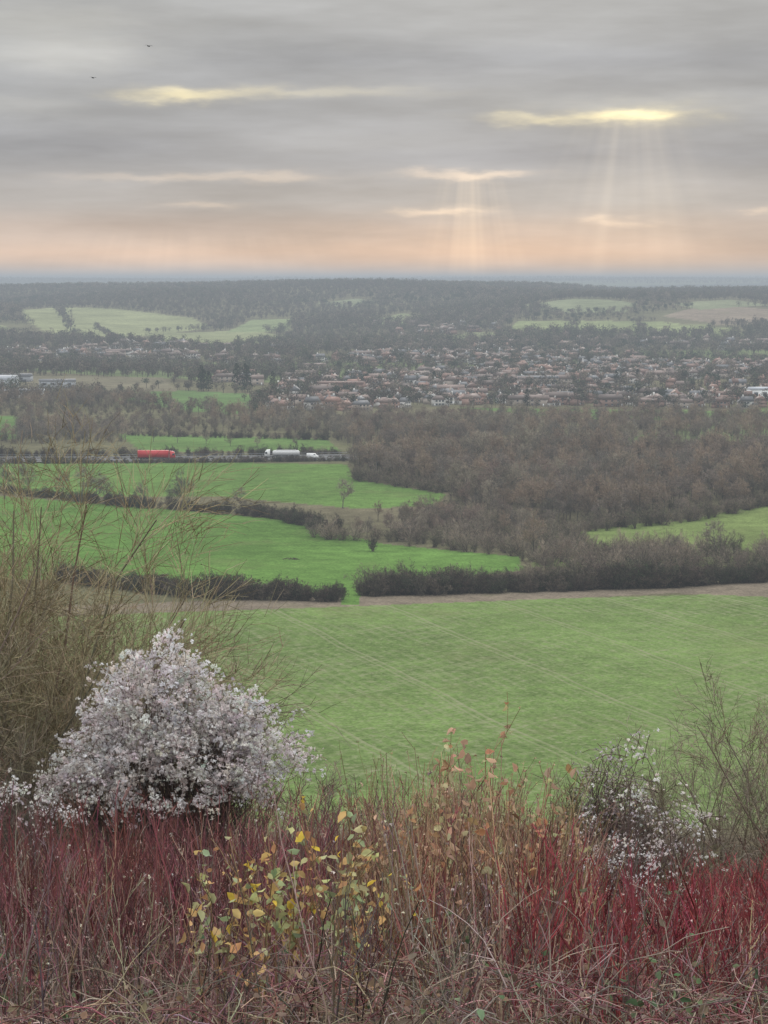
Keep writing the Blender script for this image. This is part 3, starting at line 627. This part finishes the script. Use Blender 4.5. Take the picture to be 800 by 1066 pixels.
leafy('yellow_leaved_sapling',258,12.8,1.25,11,.26,170,.08,.3,ycol)
leafy('yellow_leaved_sapling',318,13.1,1.55,13,.28,230,.08,.3,ycol)
leafy('yellow_leaved_sapling',385,13.6,1.3,7,.2,90,.075,.3,ycol)
bc=lambda C,n: np.where(rng.random((n,1))<.5,jcol((.52,.35,.24),n,.2),np.where(rng.random((n,1))<.5,jcol((.46,.26,.15),n,.2),jcol((.48,.44,.25),n,.2)))
leafy('brown_leaved_sapling',470,16.5,2.4,9,.14,190,.095,.5,bc)
leafy('brown_leaved_sapling',532,17,2.2,9,.14,150,.09,.5,bc)
leafy('brown_leaved_sapling',412,17.5,1.95,8,.14,110,.08,.5,bc)
leafy('brown_leaved_sapling',572,18.5,1.9,6,.14,80,.075,.5,bc)
# ------------------------------------------------------------------ birds
def bird(u,v,yd,s):
    d=sight(u,v); t_=yd/d[1]; e=empty('flying_bird',(t_*d[0],yd,CAMZ+t_*d[2]))
    g=Geo(); xx=np.linspace(-.22,.24,9); rr=.055*np.sqrt(np.clip(1-(xx/.25)**2,.03,1)); tubes(g,np.stack([xx,0*xx,0*xx],1)[None],rr[None],(.03,.03,.032),S=8)
    g.add(np.array([[-.2,0,0],[-.36,.06,0],[-.36,-.06,0.]]),np.array([[0,1,2]]),(.03,.03,.03)); g.obj('body',[M_NEAR],parent=e)
    for sg,nm in ((-1,'left_wing'),(1,'right_wing')):
        g=Geo(); V=np.array([[.1,0,.02],[-.08,0,.02],[.12,.25*sg,.09],[-.07,.25*sg,.08],[.0,.5*sg,.03],[-.08,.46*sg,.03]]); g.add(V,np.array([[0,1,3],[0,3,2],[2,3,5],[2,5,4]]),(.03,.03,.03)); g.obj(nm,[M_NEAR],parent=e)
    e.rotation_euler=(.15,0,1.1); e.scale=(s,s,s)
bird(155,48,190,.9); bird(97,81,200,.85)
# ------------------------------------------------------------------ haze (thin homogeneous layer; its emission stands in for daylight scattered by air)
mv=bpy.data.materials.new('valley_haze'); t_=nt(mv); n=t_.nodes; l=t_.links
va=n.new('ShaderNodeVolumeAbsorption'); va.inputs['Color'].default_value=(0,0,0,1); va.inputs['Density'].default_value=SIG
ve=n.new('ShaderNodeEmission'); ve.inputs['Color'].default_value=HZ+(1,); ve.inputs['Strength'].default_value=SIG
ad=n.new('ShaderNodeAddShader'); o=n.new('ShaderNodeOutputMaterial'); l.new(va.outputs[0],ad.inputs[0]); l.new(ve.outputs[0],ad.inputs[1]); l.new(ad.outputs[0],o.inputs['Volume'])
mv.cycles.emission_sampling='NONE'
g=Geo(); boxv(g,-22000,22000,-2900,33000,-60,98,0); g.obj('haze',[mv])
# ------------------------------------------------------------------ world
w=bpy.data.worlds.new('World'); scene.world=w; w.use_nodes=True; t_=w.node_tree; t_.nodes.clear(); n=t_.nodes; l=t_.links
M,NOI,MR,XYZ,SEP,VS,VA,MIX=mk(t_)
SUN_EL=math.radians(18); SUN_AZ=math.radians(4)
sky=n.new('ShaderNodeTexSky'); sky.sky_type='NISHITA'; sky.sun_disc=False; sky.sun_elevation=SUN_EL; sky.sun_rotation=SUN_AZ
bg1=n.new('ShaderNodeBackground'); l.new(sky.outputs[0],bg1.inputs[0]); bg1.inputs[1].default_value=.06
tc=n.new('ShaderNodeTexCoord').outputs['Generated']; s=SEP(tc)
az=M('ARCTAN2',s[0],s[1]); el=M('DIVIDE',s[2],M('SQRT',M('ADD',M('MULTIPLY',s[0],s[0]),M('MULTIPLY',s[1],s[1])))); el=M('MINIMUM',el,3.0)
def AE(u,v):
    d=sight(u,v); return math.atan2(d[0],d[1]), d[2]/math.hypot(d[0],d[1])
rp=n.new('ShaderNodeValToRGB'); l.new(s[2],rp.inputs[0]); cr=rp.color_ramp; cr.interpolation='EASE'
stops=[(0,(.44,.45,.47)),(.0035,(.54,.48,.45)),(.010,(.66,.495,.395)),(.02,(.56,.46,.40)),(.036,(.44,.425,.42)),(.055,(.375,.385,.41)),(.085,(.385,.398,.42)),(.125,(.42,.43,.44)),(.3,(.78,.80,.83)),(.6,(1.5,1.53,1.57)),(1,(1.9,1.95,2.0))]
while len(cr.elements)<len(stops): cr.elements.new(.5)
for e_,(p_,c_) in zip(cr.elements,stops): e_.position=p_; e_.color=c_+(1,)
cv=XYZ(M('MULTIPLY',az,4.5),M('MULTIPLY',el,28.),0.)
n1=NOI(cv,1.,5,.55); n2=NOI(XYZ(M('MULTIPLY',az,16.),M('MULTIPLY',el,90.),3.),1.,4,.6)
mod=M('ADD',MR(n1,.3,.7,.80,1.20,True),MR(n2,.3,.7,-.05,.05))
base=VS(rp.outputs[0],mod)
wn=n.new('ShaderNodeTexNoise'); wn.inputs['Scale'].default_value=1.; wn.inputs['Detail'].default_value=4; l.new(XYZ(M('MULTIPLY',az,45.),M('MULTIPLY',el,160.),7.),wn.inputs['Vector']); ws=SEP(wn.outputs['Color'])
azd=M('ADD',az,MR(ws[0],0,1,-.022,.022)); eld=M('ADD',el,MR(ws[1],0,1,-.005,.005))
def blob(u,v,su,sv,amp):
    a,e=AE(u,v); da=M('SUBTRACT',azd,a); de=M('SUBTRACT',eld,e)
    da=M('MULTIPLY',da,F/su); de=M('MULTIPLY',de,F/sv)
    q=M('ADD',M('MULTIPLY',da,da),M('MULTIPLY',de,de))
    return M('MULTIPLY',M('EXPONENT',M('MULTIPLY',q,-1.)),amp)
def glow(cur,lst,colr):
    tot=None
    for b_ in lst:
        q=blob(*b_); tot=q if tot is None else M('ADD',tot,q)
    return VA(cur,VS(colr,tot))
c=glow(base,[(190,99,50,5.5,1.),(300,95,120,5,.35),(664,119,42,5.5,1.6),(560,124,50,5,.7),(665,119,80,12,.3)],(.50,.40,.15))
c=glow(c,[(482,181,55,4,.95),(195,185,110,4,.4),(210,214,35,4,.35),(460,219,42,4.5,.8),(637,231,26,4.5,.5),(795,218,18,4,.5),(290,183,40,4,.3)],(.44,.30,.16))
c=glow(c,[(60,55,90,22,1.0),(40,20,120,16,.6),(330,150,200,14,.25),(700,105,200,10,.4),(650,60,200,16,-.35),(350,60,160,20,-.3),(20,110,60,10,.5),(600,160,220,14,-.3),(120,150,160,14,-.3),(200,235,200,12,-.2)],(.15,.14,.11))
c=glow(c,[(480,264,190,24,1.1),(120,270,160,14,.5),(640,262,120,24,.4)],(.17,.085,.035))
def rays(cur,apx,apy,width,y0,y1,amp,freq,seed,colr):
    a,e=AE(apx,apy); de=M('MAXIMUM',M('SUBTRACT',e,el),.001); ph=M('DIVIDE',M('SUBTRACT',az,a),de)
    st=MR(NOI(XYZ(M('MULTIPLY',ph,freq),seed,0.),1.,2,.6),.30,.66,0,1)
    q=M('DIVIDE',ph,width); env=M('EXPONENT',M('MULTIPLY',M('MULTIPLY',q,q),-1.))
    e0=AE(apx,y0)[1]; e1=AE(apx,y1)[1]
    win=M('MULTIPLY',MR(el,e0-.004,e0+.002,1,0,True),MR(el,-.004,e1,.75,1,True))
    return VA(cur,VS(colr,M('MULTIPLY',M('MULTIPLY',st,env),M('MULTIPLY',win,amp))))
c=rays(c,490,60,.20,183,250,1.25,9.,1.3,(.18,.13,.075))
c=rays(c,660,0,.34,122,240,1.15,6.,5.1,(.13,.105,.07))
c=rays(c,200,20,.6,240,270,.6,10.,9.7,(.13,.09,.06))
bg2=n.new('ShaderNodeBackground'); l.new(c,bg2.inputs[0]); bg2.inputs[1].default_value=1.0
# above and beside the cloud-gap band the overcast is featureless
bg3=n.new('ShaderNodeBackground'); l.new(rp.outputs[0],bg3.inputs[0])
band=M('MULTIPLY',MR(el,.15,.20,1,0,True),M('GREATER_THAN',el,-.003))
band=M('MULTIPLY',band,MR(M('ABSOLUTE',az),.5,.7,1,0,True))
mb=n.new('ShaderNodeMixShader'); l.new(band,mb.inputs[0]); l.new(bg3.outputs[0],mb.inputs[1]); l.new(bg2.outputs[0],mb.inputs[2])
mx=n.new('ShaderNodeMixShader'); mx.inputs[0].default_value=.96; l.new(bg1.outputs[0],mx.inputs[1]); l.new(mb.outputs[0],mx.inputs[2])
o=n.new('ShaderNodeOutputWorld'); l.new(mx.outputs[0],o.inputs[0])
sd=bpy.data.lights.new('sun','SUN'); sd.energy=.9; sd.angle=math.radians(25); sd.color=(1,.93,.82)
so=bpy.data.objects.new('sun',sd); scene.collection.objects.link(so)
dv=Vector((math.sin(SUN_AZ)*math.cos(SUN_EL),math.cos(SUN_AZ)*math.cos(SUN_EL),math.sin(SUN_EL))); so.rotation_euler=dv.to_track_quat('Z','Y').to_euler()
cd=bpy.data.cameras.new('camera'); co=bpy.data.objects.new('camera',cd); scene.collection.objects.link(co)
cd.sensor_fit='VERTICAL'; cd.sensor_height=24; cd.lens=24*F/1066; cd.clip_start=.5; cd.clip_end=60000
co.location=(0,0,CAMZ); co.rotation_euler=(math.pi/2-PITCH,0,0); scene.camera=co
